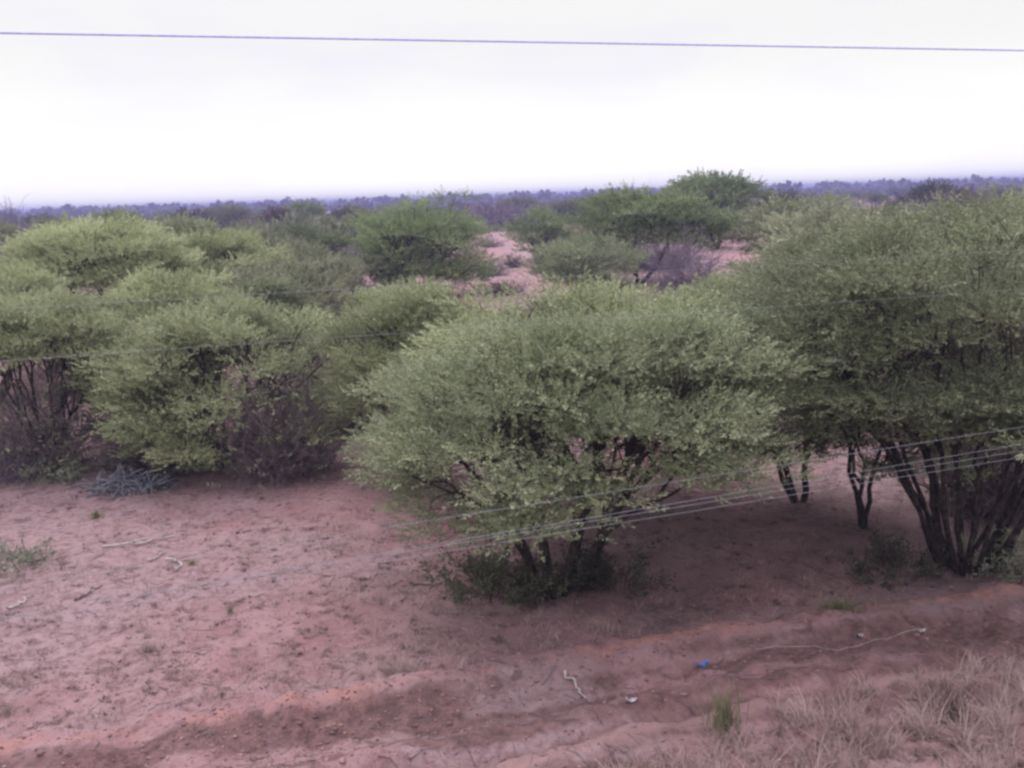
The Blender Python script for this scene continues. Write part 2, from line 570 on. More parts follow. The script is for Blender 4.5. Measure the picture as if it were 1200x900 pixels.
    link('crown', make_mesh('crown', V, Q, M[leaf], {"tint": ('FACE', tt)}), root)
    TREES_XY.append((B[0] + off[0] * .5, B[1] + off[1] * .5, rx * 1.0, litter_shade))
    return root


def shrub(name, label, cat, base, box, seed, mat='bare', n=60, levels=2, r0=.006, group=None, leaf=None, nleaf=0, sprig=.2, spread=1.0):
    """leafless brush: many thin forking twigs fanning from the ground"""
    rng = np.random.default_rng(seed)
    B = gp(*base); B[2] = float(ground_z(B[0], B[1]))
    D = math.hypot(B[0], B[1])
    x0, y0, x1, y1 = box
    L_ = at_dist(x0, (y0 + y1) / 2, D); R_ = at_dist(x1, (y0 + y1) / 2, D)
    rx = np.linalg.norm((R_ - L_)[:2]) / 2 * spread
    top = at_dist((x0 + x1) / 2, y0, D)[2] - B[2]
    off = (L_ + R_)[:2] / 2 - B[:2]
    root = empty(name, B)
    tb = Tubes(3); tips = []
    for i in range(n):
        d = unit(rng.normal(0, 1, 3)); d[2] = abs(d[2])
        d = unit(d + np.array([0, 0, .25]))
        e = np.array([off[0] + d[0] * rx, off[1] + d[1] * rx, max(.1, d[2] * top * rng.uniform(.5, 1.08))]) * [1, 1, 1]
        e[:2] += rng.normal(0, .16 * rx, 2)
        s = np.array([off[0] * .8 + rng.normal(0, rx * .30), off[1] * .8 + rng.normal(0, rx * .30), -.03])
        p = curve(s, e, rng, .10, 6)
        tt = rng.random()
        tb.add(p, np.linspace(r0 * 1.5, r0 * .5, 6), tt)
        for k in range(5):
            f = rng.uniform(.3, .95); q = p[int(f * 5)]
            dd = unit(unit(e - s) + rng.normal(0, .6, 3))
            L = rng.uniform(.18, .42) * np.linalg.norm(e - s)
            e2 = q + dd * L; e2[2] = max(e2[2], .02)
            p2 = curve(q, e2, rng, .1, 4)
            tb.add(p2, np.linspace(r0 * .8, r0 * .35, 4), tt)
            tips.append((p2[-1], dd))
            if levels > 1:
                for _ in range(2):
                    q3 = p2[rng.integers(1, 4)]
                    d3 = unit(dd + rng.normal(0, .6, 3))
                    e3 = q3 + d3 * L * rng.uniform(.3, .6); e3[2] = max(e3[2], .02)
                    tb.add(np.array([q3, (q3 + e3) / 2 + rng.normal(0, .04 * L, 3), e3]), [r0 * .5, r0 * .4, r0 * .25], tt)
                    tips.append((e3, d3))
    tag(root, label, cat, group)
    link('branches', tb.mesh('branches', M[mat]), root)
    if leaf and nleaf:
        ids = rng.integers(0, len(tips), nleaf)
        P = np.array([tips[i][0] for i in ids]); Dd = np.array([tips[i][1] for i in ids]) + rng.normal(0, .3, (nleaf, 3))
        V, Q, t2 = instance_sprigs(rng, P, Dd, sprig * rng.uniform(.6, 1.2, nleaf), 7, .32, .15, rng.normal(.5, .15, nleaf))
        link('leaves', make_mesh('leaves', V, Q, M[leaf], {"tint": ('FACE', t2)}), root)
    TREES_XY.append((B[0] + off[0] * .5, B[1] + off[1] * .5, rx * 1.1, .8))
    return root


def blades(rng, P, h, w, lean, tint):
    """grass blades: a tapering, bending strip of two quads each"""
    n = len(P)
    a = rng.random(n) * 6.283
    side = np.stack([np.cos(a), np.sin(a), np.zeros(n)], -1) * (w * .5)[:, None]
    b = rng.random(n) * 6.283
    bend = np.stack([np.cos(b), np.sin(b), np.zeros(n)], -1) * (h * lean)[:, None]
    up = np.zeros((n, 3)); up[:, 2] = h
    p1 = P + up * .55 + bend * .35; p2 = P + up * (1 - .25 * lean)[:, None] + bend
    V = np.stack([P - side, P + side, p1 - side * .8, p1 + side * .8, p2 - side * .15, p2 + side * .15], 1)
    i = np.arange(n)[:, None] * 6
    Q = np.concatenate([i + np.array([[0, 1, 3, 2]]), i + np.array([[2, 3, 5, 4]])], 0)
    return V.reshape(-1, 3), Q, np.tile(tint, 2)


def tuft_points(rng, centres, radius, per):
    c = np.repeat(centres, per, 0)
    a = rng.random(len(c)) * 6.283; u = np.abs(rng.normal(0, .6, len(c)))
    rr = np.repeat(radius, per) if np.ndim(radius) else radius
    x = c[:, 0] + np.cos(a) * u * rr; y = c[:, 1] + np.sin(a) * u * rr
    return np.stack([x, y, ground_z(x, y) - .01], -1)


def tuft(name, label, cat, px, py, seed, h, rad, n, mat, group=None, w=.006, lean=.5):
    rng = np.random.default_rng(seed)
    B = gp(px, py); B[2] = float(ground_z(B[0], B[1]))
    P = tuft_points(rng, B[None, :2], rad, n)
    V, Q, t = blades(rng, P, h * rng.uniform(.5, 1.1, n), np.full(n, w) * rng.uniform(.7, 1.3, n), rng.uniform(.2, 1.3, n) * lean, rng.normal(.5, .2, n))
    V = V - B
    o = link(name, make_mesh(name, V, Q, M[mat], {"tint": ('FACE', t)}))
    o.location = B
    return tag(o, label, cat, group)


def herb(name, label, cat, px, py, seed, h, rad, n, mat, group=None, sprig=.16, n_stem=30):
    """low leafy weed: thin stems clothed in leaves"""
    rng = np.random.default_rng(seed)
    B = gp(px, py); B[2] = float(ground_z(B[0], B[1]))
    root = tag(empty(name, B), label, cat, group)
    tb = Tubes(3); P = []; Dd = []
    for i in range(n_stem):
        a = rng.random() * 6.283; u = math.sqrt(rng.random())
        s = np.array([math.cos(a) * u * rad * .6, math.sin(a) * u * rad * .6, 0])
        s[2] = float(ground_z(B[0] + s[0], B[1] + s[1])) - B[2] - .02
        e = s + np.array([math.cos(a) * u * rad * .7, math.sin(a) * u * rad * .7, h * (1 - .5 * u * u) * rng.uniform(.5, 1.1)]) + rng.normal(0, .04, 3)
        p = curve(s, e, rng, .08, 5)
        tb.add(p, np.linspace(.006, .002, 5), rng.random())
        for _ in range(max(1, n // n_stem)):
            f = rng.uniform(.25, 1); q = p[min(4, int(f * 5))]
            P.append(q + rng.normal(0, .02, 3)); Dd.append(unit(e - s) + rng.normal(0, .7, 3))
    P = np.array(P); Dd = np.array(Dd)
    V, Q, t = instance_sprigs(rng, P, Dd, sprig * rng.uniform(.5, 1.3, len(P)), 7, .34, .14, rng.normal(.5, .16, len(P)))
    link('stem', tb.mesh('stem', M['twig']), root)
    link('leaves', make_mesh('leaves', V, Q, M[mat], {"tint": ('FACE', t)}), root)
    return root


def stick(name, label, pix, seed, r=.014, mat='bleached', forks=2, group='fallen branches on the red sand'):
    """a fallen branch lying along a few ground positions"""
    rng = np.random.default_rng(seed)
    g = [gp(*p) for p in pix]
    t = np.linspace(0, len(g) - 1, 9)
    P = np.array([[np.interp(q, range(len(g)), [a[k] for a in g]) for k in range(3)] for q in t])
    P[1:-1, :2] += rng.normal(0, .025, (7, 2))
    P[:, 2] = ground_z(P[:, 0], P[:, 1]) + r * .8 + np.abs(rng.normal(0, .02, 9))
    B = P[0].copy()
    tb = Tubes(6)
    L = np.linalg.norm(P[-1] - P[0])
    tb.add(P - B, np.linspace(r, r * .45, 9), .8)
    for _ in range(forks):
        i = rng.integers(2, 8)
        d = unit(P[-1] - P[0]) + rng.normal(0, .5, 3); d[2] = abs(d[2]) * .3 + .05
        e = P[i] + unit(d) * L * rng.uniform(.15, .3)
        tb.add(curve(P[i], e, rng, .08, 4) - B, np.linspace(r * .6, r * .25, 4), .9)
    o = link(name, tb.mesh(name, M[mat])); o.location = B
    return tag(o, label, 'branch', group)


# ---- the two big bushes by the ditch
tree('acacia_bush', 'broad grey-green thorn bush in front centre, many dark stems leaning out behind the wires', 'bush',
     (655, 690), (432, 376, 925, 562), 3, 0, tilt=.20, lump=.10, ragged=.07, voids=[(620, 500, 40, 16), (520, 560, 35, 14)], stems=9, n_clump=215, clump=.145, per_clump=44, sprig=.25, leaves=13, low=-.5, depth=.74,
     fork=.34, thick=.88, base_spread=.26, leafw=.38, tintc=.5)
tree('acacia_tree', 'largest thorn tree at the right edge with a fan of thick black stems', 'tree',
     (1128, 660), (868, 236, 1440, 505), 7, 0, voids=[(965, 455, 55, 30), (1075, 432, 62, 26), (1165, 415, 35, 14)],
     extra=[(1050, 478, 10.9), (1085, 462, 10.8), (1130, 478, 10.7), (1175, 465, 10.8), (1215, 480, 10.9), (1150, 500, 11.0), (1195, 500, 10.9), (1060, 495, 11.2)], stems=20, n_clump=215, clump=.135, per_clump=46, sprig=.26, leaves=13, low=-.35, depth=.85,
     fork=.5, thick=.98, base_spread=.26, leafw=.38, tintc=.58, sparse=.1)
# ---- second row behind them
tree('acacia_tree', 'small forked thorn tree on bare soil just left of the black-stemmed tree', 'tree',
     (1012, 617), (905, 380, 1105, 545), 9, 0, extra=[(1038, 556, 13.0), (1068, 548, 12.9)], stems=3, n_clump=60, clump=.2, per_clump=40, sprig=.24, leaves=12, low=-.45, fork=.36, thick=.8, base_spread=.03)
tree('acacia_tree', 'thin-stemmed thorn tree between the front bush and the small forked tree', 'tree',
     (937, 590), (800, 335, 1010, 545), 12, 1, stems=3, n_clump=60, clump=.2, per_clump=40, sprig=.26, leaves=11, low=-.45, fork=.4, thick=.75, base_spread=.04)
tree('acacia_bush', 'wide pale green bush showing its top right behind the front centre bush', 'bush',
     (700, 592), (490, 334, 885, 500), 14, 1, leaf='leaf_light', stems=6, n_clump=170, clump=.16, per_clump=38, sprig=.27, leaves=11, tintc=.56)
tree('acacia_bush', 'pale bush peeping out left of the front centre bush over dark stems', 'bush',
     (490, 560), (388, 340, 600, 485), 15, 1, leaf='leaf_light', stems=5, n_clump=110, clump=.18, per_clump=36, sprig=.27, leaves=11, tintc=.58)
tree('acacia_bush', 'dense bush behind the black-stemmed tree filling the right edge', 'bush',
     (1200, 545), (1060, 240, 1340, 430), 16, 1, stems=5, n_clump=110, clump=.17, per_clump=38, sprig=.3, leaves=11, tintc=.55)
tree('acacia_bush', 'olive bush with a flat top left of the black-stemmed tree, under the far dark tree', 'bush',
     (985, 470), (872, 262, 1110, 400), 18, 1, stems=5, n_clump=110, clump=.17, per_clump=36, sprig=.34, leaves=10, leaf='leaf_olive', tintc=.55)
tree('acacia_bush', 'low light bush between the grey leafless shrub and the olive flat-topped bush', 'bush',
     (862, 440), (780, 326, 950, 405), 19, 1, leaf='leaf_light', stems=4, n_clump=70, clump=.2, per_clump=34, sprig=.32, leaves=10, tintc=.6)
# ---- left thicket
tree('acacia_bush', 'bright yellow-green rounded bush behind the blue-grey stick heap', 'bush',
     (270, 545), (122, 356, 412, 500), 21, 1, leaf='leaf_light', stems=7, n_clump=120, clump=.165, per_clump=40, sprig=.28, leaves=11, tintc=.70, low=-.30, ragged=.08, lump=.2)
tree('acacia_bush', 'bush at the left edge with a spreading top over brown twigs', 'bush',
     (58, 546), (-70, 350, 156, 455), 22, 1, leaf='leaf_light', stems=9, n_clump=90, clump=.18, per_clump=40, sprig=.28, leaves=11, tintc=.76, low=-.15, thick=.7, ragged=.06, lump=.12)
tree('acacia_bush', 'mid-sized bush in the dip between the left edge bush and the bright rounded bush', 'bush',
     (195, 490), (112, 326, 278, 425), 23, 1, leaf='leaf_light', stems=5, n_clump=90, clump=.18, per_clump=38, sprig=.29, leaves=11, tintc=.62, low=-.12, ragged=.06, lump=.12)
tree('acacia_bush', 'tall dome-shaped bush at the left, highest of the thicket', 'bush',
     (95, 440), (-15, 262, 215, 372), 24, 1, leaf='leaf_light', stems=6, n_clump=150, clump=.165, per_clump=46, sprig=.33, leaves=11, tintc=.74, ragged=.06, lump=.12, low=-.12, depth=.8)
tree('acacia_bush', 'soft green bush right of the tall dome-shaped bush', 'bush',
     (250, 418), (165, 276, 330, 350), 25, 1, leaf='leaf_light', stems=5, n_clump=90, clump=.18, per_clump=38, sprig=.33, leaves=11, tintc=.60, low=-.12, ragged=.06, lump=.12)
tree('acacia_bush', 'sparse olive bush with pinkish bare twigs behind the bright rounded bush', 'bush',
     (348, 440), (262, 306, 430, 400), 26, 1, stems=6, n_clump=80, clump=.18, per_clump=22, sprig=.28, leaves=9, leaf='leaf_olive', twigs=9, sparse=.4, tintc=.6)
tree('acacia_bush', 'low pale bush in front of the big round tree', 'bush',
     (450, 428), (380, 338, 530, 415), 27, 1, leaf='leaf_light', stems=5, n_clump=70, clump=.2, per_clump=34, sprig=.30, leaves=10, tintc=.62)
tree('acacia_bush', 'rounded bush showing behind the tall dome-shaped bush, to its right', 'bush',
     (205, 378), (150, 256, 256, 318), 28, 2, stems=4, n_clump=70, clump=.2, per_clump=30, sprig=.42, leaves=9, tintc=.55)
tree('acacia_bush', 'flat dark green bush right above the dome-shaped bush', 'bush',
     (128, 362), (78, 250, 172, 300), 29, 2, stems=4, n_clump=60, clump=.2, per_clump=30, sprig=.45, leaves=9, tintc=.48)
tree('acacia_bush', 'smooth olive bush beyond the soft green bush of the left thicket', 'bush',
     (285, 362), (228, 266, 340, 318), 30, 2, stems=4, n_clump=70, clump=.2, per_clump=30, sprig=.42, leaves=9, leaf='leaf_olive', tintc=.55)
tree('acacia_bush', 'dull bush cut by the left edge below the purple leafless bush', 'bush',
     (5, 352), (-50, 258, 38, 312), 31, 2, stems=4, n_clump=60, clump=.2, per_clump=30, sprig=.42, leaves=9, leaf='leaf_olive', tintc=.45)
# ---- bushes closing the gaps of the thicket
tree('acacia_bush', 'low bush filling the gap between the sparse olive bush and the small dark green bush', 'bush',
     (360, 385), (290, 292, 430, 350), 32, 1, stems=5, n_clump=70, clump=.2, per_clump=30, sprig=.38, leaves=10, leaf='leaf_olive', tintc=.5)
tree('acacia_bush', 'pale bush cut by the left edge in front of the tall dome-shaped bush', 'bush',
     (-10, 470), (-80, 320, 95, 420), 33, 1, leaf='leaf_light', stems=5, n_clump=80, clump=.18, per_clump=36, sprig=.3, leaves=11, tintc=.6)
tree('acacia_bush', 'low shaded bush deep between the sparse olive bush and the bright rounded bush', 'bush',
     (300, 470), (235, 330, 390, 440), 34, 1, stems=5, n_clump=80, clump=.18, per_clump=34, sprig=.3, leaves=11, tintc=.45)
tree('acacia_bush', 'flat grey-green bush beyond the soft green bush, below the purple-brown leafless bush', 'bush',
     (310, 335), (250, 276, 372, 318), 35, 2, stems=4, n_clump=70, clump=.2, per_clump=30, sprig=.5, leaves=9, leaf='leaf_olive', tintc=.5)
tree('acacia_bush', 'far olive bush on the left skyline of the thicket, beside the purple leafless bush', 'bush',
     (70, 330), (30, 256, 110, 300), 36, 2, stems=4, n_clump=60, clump=.2, per_clump=30, sprig=.5, leaves=9, leaf='leaf_olive', tintc=.4)
tree('acacia_bush', 'olive bush in the thicket behind the largest right tree, near its top left', 'bush',
     (1060, 350), (985, 240, 1130, 320), 37, 2, stems=5, n_clump=90, clump=.18, per_clump=32, sprig=.5, leaves=9, leaf='leaf_olive', tintc=.5)
tree('acacia_bush', 'grey-green bush over the flat-topped olive bush, reaching toward the dark far bush', 'bush',
     (960, 345), (900, 246, 1030, 320), 38, 2, stems=5, n_clump=80, clump=.18, per_clump=32, sprig=.5, leaves=9, leaf='leaf_olive', tintc=.55)
tree('acacia_bush', 'far green bush between the little round green tree and the small dark green bush', 'bush',
     (392, 300), (358, 262, 428, 294), 39, 2, stems=4, n_clump=60, clump=.22, per_clump=26, sprig=.8, leaves=8, leaf='leaf_far', tintc=.5)
tree('acacia_bush', 'low dark bush in the hollow left of the bright rounded bush', 'bush',
     (165, 530), (88, 415, 245, 515), 55, 1, stems=5, n_clump=60, clump=.2, per_clump=30, sprig=.28, leaves=10, leaf='leaf_olive', tintc=.3)
tree('acacia_bush', 'small olive bush on the left of the big round tree, in front of its shade', 'bush',
     (428, 355), (388, 296, 472, 348), 56, 2, stems=4, n_clump=50, clump=.22, per_clump=26, sprig=.45, leaves=8, leaf='leaf_olive', tintc=.45)
tree('acacia_bush', 'low dim bush under the left side of the umbrella-shaped tree', 'bush',
     (705, 318), (655, 278, 755, 312), 57, 2, stems=4, n_clump=50, clump=.22, per_clump=26, sprig=.55, leaves=8, leaf='leaf_far', tintc=.4)
shrub('bare_shrub', 'pale purple-grey leafless shrub behind the umbrella tree trunk', 'shrub', (770, 316), (715, 270, 835, 316), 58, 'bare', 110, 2, .02)
shrub('bare_shrub', 'dark brush filling the shade under the tall dome-shaped bush', 'shrub', (85, 432), (0, 335, 180, 432), 60, 'brown_brush', 220, 2, .01)
# ---- middle distance
tree('acacia_tree', 'big round tree with open brown boughs on pink sand, left of the clearing', 'tree',
     (490, 348), (408, 230, 572, 340), 41, 1, leaf='leaf_deep', stems=6, n_clump=135, clump=.19, per_clump=26, sprig=.5, leaves=10, low=-.75,
     fork=.35, thick=1.5, sparse=.35, depth=.9, tintc=.55, base_spread=.4, ragged=.22)
tree('acacia_bush', 'small dark green bush at the left foot of the big round tree', 'bush',
     (368, 332), (322, 266, 416, 320), 42, 1, leaf='leaf_deep', stems=4, n_clump=60, clump=.22, per_clump=26, sprig=.5, leaves=9, tintc=.5)
tree('acacia_bush', 'pale rounded bush on the right side of the sandy clearing', 'bush',
     (678, 352), (622, 275, 742, 342), 43, 1, leaf='leaf', stems=5, n_clump=80, clump=.2, per_clump=30, sprig=.45, leaves=9, tintc=.5)
tree('acacia_tree', 'umbrella-shaped tree with a bare forked trunk behind the grey leafless shrub', 'tree',
     (748, 332), (655, 220, 860, 292), 44, 1, leaf='leaf_deep', stems=3, n_clump=120, clump=.17, per_clump=28, sprig=.55, leaves=10, low=-.35,
     fork=.6, thick=1.15, base_spread=.12, tintc=.6, depth=.8)
tree('acacia_bush', 'dark green bush at the far right end of the sandy clearing', 'bush',
     (630, 308), (597, 252, 672, 300), 45, 2, leaf='leaf_deep', stems=4, n_clump=60, clump=.22, per_clump=26, sprig=.7, leaves=8, tintc=.5)
tree('acacia_tree', 'dark tree rising above the skyline behind the umbrella-shaped tree', 'tree',
     (838, 292), (782, 208, 892, 246), 46, 2, leaf='leaf_deep', stems=3, n_clump=80, clump=.2, per_clump=26, sprig=.85, leaves=8, tintc=.42, fork=.5, thick=2.5)
tree('acacia_tree', 'wide olive tree right of the umbrella-shaped tree beside a patch of pink sand', 'tree',
     (905, 330), (858, 232, 1010, 306), 47, 2, leaf='leaf_olive', stems=4, n_clump=110, clump=.18, per_clump=28, sprig=.6, leaves=9, tintc=.5, thick=2)
tree('acacia_tree', 'little round green tree standing out left on the far plain', 'tree',
     (352, 282), (332, 237, 374, 266), 48, 2, leaf='leaf_deep', stems=3, n_clump=50, clump=.25, per_clump=22, sprig=.9, leaves=8, tintc=.6, thick=2.5)
tree('acacia_bush', 'rust-brown bush beside the little round green tree', 'bush',
     (322, 290), (300, 246, 346, 284), 49, 2, leaf='leaf_brown', stems=4, n_clump=50, clump=.25, per_clump=16, sprig=.8, leaves=8, tintc=.35)
tree('acacia_bush', 'dark flat bush between the little round green tree and the big round tree', 'bush',
     (412, 284), (384, 249, 442, 278), 50, 2, leaf='leaf_far', stems=4, n_clump=50, clump=.24, per_clump=22, sprig=.9, leaves=8, tintc=.5)
tree('acacia_bush', 'dark purple-brown bush standing out on the far plain at the right', 'bush',
     (1090, 264), (1060, 221, 1120, 254), 51, 2, leaf='leaf_far', stems=4, n_clump=50, clump=.24, per_clump=22, sprig=1.1, leaves=8, tintc=.15)
tree('acacia_bush', 'long low dark green bush beyond the right edge thicket', 'bush',
     (1180, 266), (1130, 236, 1235, 260), 52, 2, leaf='leaf_far', stems=4, n_clump=60, clump=.2, per_clump=22, sprig=1.1, leaves=8, tintc=.5)
tree('acacia_bush', 'far flat-topped olive bush just beyond the clearing, left of the umbrella tree', 'bush',
     (668, 268), (636, 234, 704, 262), 53, 2, leaf='leaf_far', stems=4, n_clump=50, clump=.22, per_clump=22, sprig=1.1, leaves=8, tintc=.55)
tree('acacia_bush', 'far dark cap-shaped bush above the left thicket', 'bush',
     (268, 278), (246, 243, 294, 266), 54, 2, leaf='leaf_far', stems=4, n_clump=50, clump=.22, per_clump=22, sprig=1.0, leaves=8, tintc=.45)

# ---- leafless brush
shrub('bare_shrub', 'hazy grey-purple leafless shrub below the umbrella-shaped tree', 'shrub', (802, 346), (752, 274, 862, 346), 61, 'bare', 90, 2, .016)
shrub('bare_shrub', 'large purple-grey leafless bush at the left edge with a pale tip', 'shrub', (18, 306), (-30, 236, 56, 300), 62, 'bare', 90, 2, .028)
shrub('bare_shrub', 'dark purple leafless bush beyond the sandy clearing', 'shrub', (602, 270), (556, 233, 650, 268), 63, 'bare', 100, 2, .06)
shrub('bare_shrub', 'purple-brown leafless bush between the left thicket and the rust-brown bush', 'shrub', (300, 296), (262, 254, 336, 292), 64, 'bare', 80, 2, .035)
shrub('bare_shrub', 'tangle of brown twigs under the spreading left edge bush', 'shrub', (45, 552), (-50, 425, 125, 552), 65, 'brown_brush', 230, 2, .0055, leaf='leaf_olive', nleaf=420)
shrub('bare_shrub', 'dead brown brush hanging low at the right side of the bright rounded bush', 'shrub', (335, 556), (235, 425, 412, 556), 66, 'brown_brush', 270, 2, .0055, leaf='leaf_olive', nleaf=260)
shrub('bare_shrub', 'dark reddish brush between the bright rounded bush and the front centre bush', 'shrub', (404, 508), (356, 388, 452, 508), 67, 'brown_brush', 330, 2, .006)
shrub('bare_shrub', 'grey-brown dry brush right behind the blue-grey stick heap', 'shrub', (180, 551), (100, 465, 262, 551), 68, 'brown_brush', 220, 2, .005, leaf='sage', nleaf=40)
shrub('bare_shrub', 'faint grey twig fringe at the left edge beside the sage-green herb', 'shrub', (5, 565), (-40, 500, 50, 570), 69, 'bare', 60, 2, .005)
shrub('bare_shrub', 'pink-brown twiggy shrub at the foot of the big round tree', 'shrub', (420, 362), (380, 318, 450, 362), 70, 'brown_brush', 70, 2, .014, leaf='leaf_brown', nleaf=200, sprig=.3)

shrub('bare_shrub', 'dark twiggy brush behind the black stems at the right edge', 'shrub', (1165, 600), (1075, 455, 1260, 600), 595, 'brown_brush', 260, 2, .007, leaf='leaf_olive', nleaf=200)
shrub('bare_shrub', 'purple leafless bush closing the far end of the clearing, beside the big round tree', 'shrub', (545, 272), (508, 236, 592, 271), 59, 'bare', 100, 2, .06)
shrub('bare_shrub', 'low grey scrub in the middle of the sandy clearing', 'shrub', (578, 322), (560, 302, 600, 322), 591, 'bare', 60, 2, .012, leaf='leaf_olive', nleaf=60, sprig=.3)
shrub('bare_shrub', 'small green-grey scrub on the right of the sandy clearing', 'shrub', (600, 314), (588, 300, 614, 314), 592, 'bare', 40, 2, .012, leaf='leaf_far', nleaf=160, sprig=.35)
shrub('bare_shrub', 'low dry scrub nearest in the sandy clearing', 'shrub', (590, 345), (560, 328, 622, 345), 593, 'brown_brush', 60, 2, .01, leaf='leaf_brown', nleaf=80, sprig=.3)
shrub('bare_shrub', 'dry scrub far up the sandy clearing', 'shrub', (570, 290), (556, 278, 590, 290), 594, 'bare', 50, 2, .02)
# ---- undergrowth and weeds
herb('low_herb', 'dark weedy herb patch at the left foot of the front centre bush', 'herb', 574, 694, 71, .52, .55, 520, 'herb')
herb('low_herb', 'taller green weeds leaning right of the front bush stems', 'herb', 716, 690, 72, .55, .45, 420, 'herb')
herb('low_herb', 'dark weeds between the stems of the front centre bush', 'herb', 640, 694, 78, .40, .35, 300, 'herb')
herb('low_herb', 'dark olive weeds left of the black-stemmed tree foot', 'herb', 1050, 668, 73, .42, .45, 320, 'herb')
herb('low_herb', 'bushy blue-green weeds right of the black-stemmed tree foot', 'herb', 1185, 668, 74, .55, .45, 420, 'sage')
herb('low_herb', 'sage-green herb clump below the left edge bush', 'herb', 70, 562, 75, .42, .42, 300, 'sage')
herb('low_herb', 'grey-green weed patch with a dark dead twig at the left edge', 'herb', 22, 664, 76, .22, .38, 200, 'sage')
tuft('grass_tuft', 'small fresh green tuft in front of the blue-grey stick heap', 'grass tuft', 112, 606, 81, .16, .12, 160, 'grass_green')
tuft('grass_tuft', 'tiny bright green sprout on the sand beside the pale forked sticks', 'grass tuft', 226, 666, 82, .10, .06, 60, 'grass_green')
tuft('grass_tuft', 'flat brown dead tuft in front of the front centre bush, left of the ditch', 'grass tuft', 458, 795, 83, .09, .14, 240, 'grass', lean=1.0)
tuft('grass_tuft', 'low brown dead tuft on the left sand, above the ditch', 'grass tuft', 175, 766, 84, .09, .12, 220, 'grass', lean=1.0)
tuft('grass_tuft', 'small dry tuft nearest the lower left edge', 'grass tuft', 8, 838, 85, .10, .10, 120, 'grass', lean=.9)
tuft('grass_tuft', 'thin yellowish tuft in the middle of the left sand', 'grass tuft', 270, 720, 86, .14, .06, 50, 'grass_green')
tuft('grass_tuft', 'pale green grass patch on the verge between the two big trees', 'grass tuft', 985, 715, 87, .15, .26, 420, 'grass_green', lean=.9)
tuft('tall_weed', 'tall yellow-green weed standing in the dry grass by the ditch', 'weed', 848, 862, 88, .46, .16, 150, 'grass_green', lean=.35, w=.008)
tuft('tall_weed', 'dark upright dead weed in the dry grass at the lower right', 'weed', 1115, 850, 89, .42, .12, 130, 'leaf_brown', lean=.35)

# ---- fallen branches
stick('fallen_branch', 'long fallen branch, dark at one end and bleached at the other, on the left sand', [(120, 646), (160, 641), (205, 630)], 91, .020, 'bleached')
stick('fallen_branch', 'short straight pale stick below the long bleached branch', [(179, 663), (192, 652)], 92, .014, 'bleached', 0)
stick('fallen_branch', 'pale forked stick beside the tiny green sprout', [(195, 662), (210, 664), (209, 675)], 93, .018, 'bleached', 1)
stick('fallen_branch', 'dark curved stick lying lowest on the left sand', [(88, 710), (104, 703), (121, 692)], 94, .014, 'dark_stick', 1)
stick('fallen_branch', 'grey half-buried stick near the left edge, left of the dark curved stick', [(10, 722), (26, 714), (37, 706)], 95, .018, 'bleached', 1)
stick('fallen_branch', 'dark twig poking out of the grey-green weed patch', [(38, 662), (52, 658), (64, 648)], 96, .014, 'dark_stick', 1)
stick('fallen_branch', 'dark twig in front of the weeds at the front bush foot', [(480, 690), (495, 688), (512, 692)], 97, .016, 'dark_stick', 2)
stick('fallen_branch', 'pale broken plank-like stick on the ditch bank', [(662, 786), (676, 796), (684, 803)], 98, .014, 'bleached', 0)
stick('fallen_branch', 'bleached bough lying under the dead brush left of the front bush', [(312, 506), (326, 500), (342, 516)], 99, .02, 'bleached', 2)

# ---- heap of blue-grey sticks
rng = np.random.default_rng(101)
B = gp(152, 574); B[2] = float(ground_z(B[0], B[1]))
tb = Tubes(5)
for i in range(170):
    a = rng.random() * 6.283; u = math.sqrt(rng.random())
    c0 = np.array([math.cos(a) * u * .62, math.sin(a) * u * .4, 0])
    hh = .22 * (1 - u * u) * rng.random() + .03
    d = unit(np.array([rng.normal(0, 1), rng.normal(0, .7), rng.normal(0, .45)])) * rng.uniform(.15, .38)
    p = curve(c0 + [0, 0, hh] - d, c0 + [0, 0, hh] + d, rng, .10, 5)
    p[:, 2] = np.maximum(p[:, 2], .01)
    tb.add(p, np.linspace(.014, .006, 5) * rng.uniform(.6, 1.3), rng.random())
o = link('brush_pile', tb.mesh('brush_pile', M['ash'])); o.location = B
tag(o, 'low heap of blue-grey dead sticks at the foot of the left thicket', 'brush pile')


# ------------------------------------------------------------------ wires beside the railway
def on_plane(px, py, n):
    v = ray(px, py)
    return np.array([0, 0, H]) + v * (n / (v[:2] @ NRM))


def wire(name, label, cat, a, b, n, r, mat, group=None, reach=45):
    A, Bq = on_plane(*a, n), on_plane(*b, n)
    d = unit(Bq - A)
    L = np.linalg.norm(Bq - A)
    mid = (A + Bq) / 2
    t = np.linspace(-reach, reach, 61)
    p = d * t[:, None]
    tb = Tubes(6); tb.add(p, np.full(61, r))
    o = link(name, tb.mesh(name, M[mat])); o.location = mid
    return tag(o, label, cat, group)


wire('overhead_cable', 'purple-blue overhead cable crossing the white sky', 'cable', (0, 38.5), (1200, 59), 6.0, .0062, 'cable')
wire('trackside_wire', 'uppermost thin wire passing in front of the clearing and the pale rounded bush', 'wire', (250, 348), (1080, 300), 6.0, .0010, 'galv', 'thin wires along the railway')
wire('trackside_wire', 'thin wire crossing the left thicket below the uppermost wire', 'wire', (0, 423), (1130, 344), 6.0, .0009, 'galv', 'thin wires along the railway')
wire('trackside_wire', 'highest of the four wires crossing the black stems', 'wire', (560, 601), (1200, 500), 6.0, .0013, 'galv', 'thin wires along the railway')
wire('trackside_wire', 'second of the four wires crossing the black stems', 'wire', (573, 627), (1200, 520), 6.0, .0013, 'galv', 'thin wires along the railway')
wire('trackside_wire', 'third of the four wires crossing the black stems', 'wire', (573, 630.5), (1200, 528), 6.0, .0013, 'galv', 'thin wires along the railway')
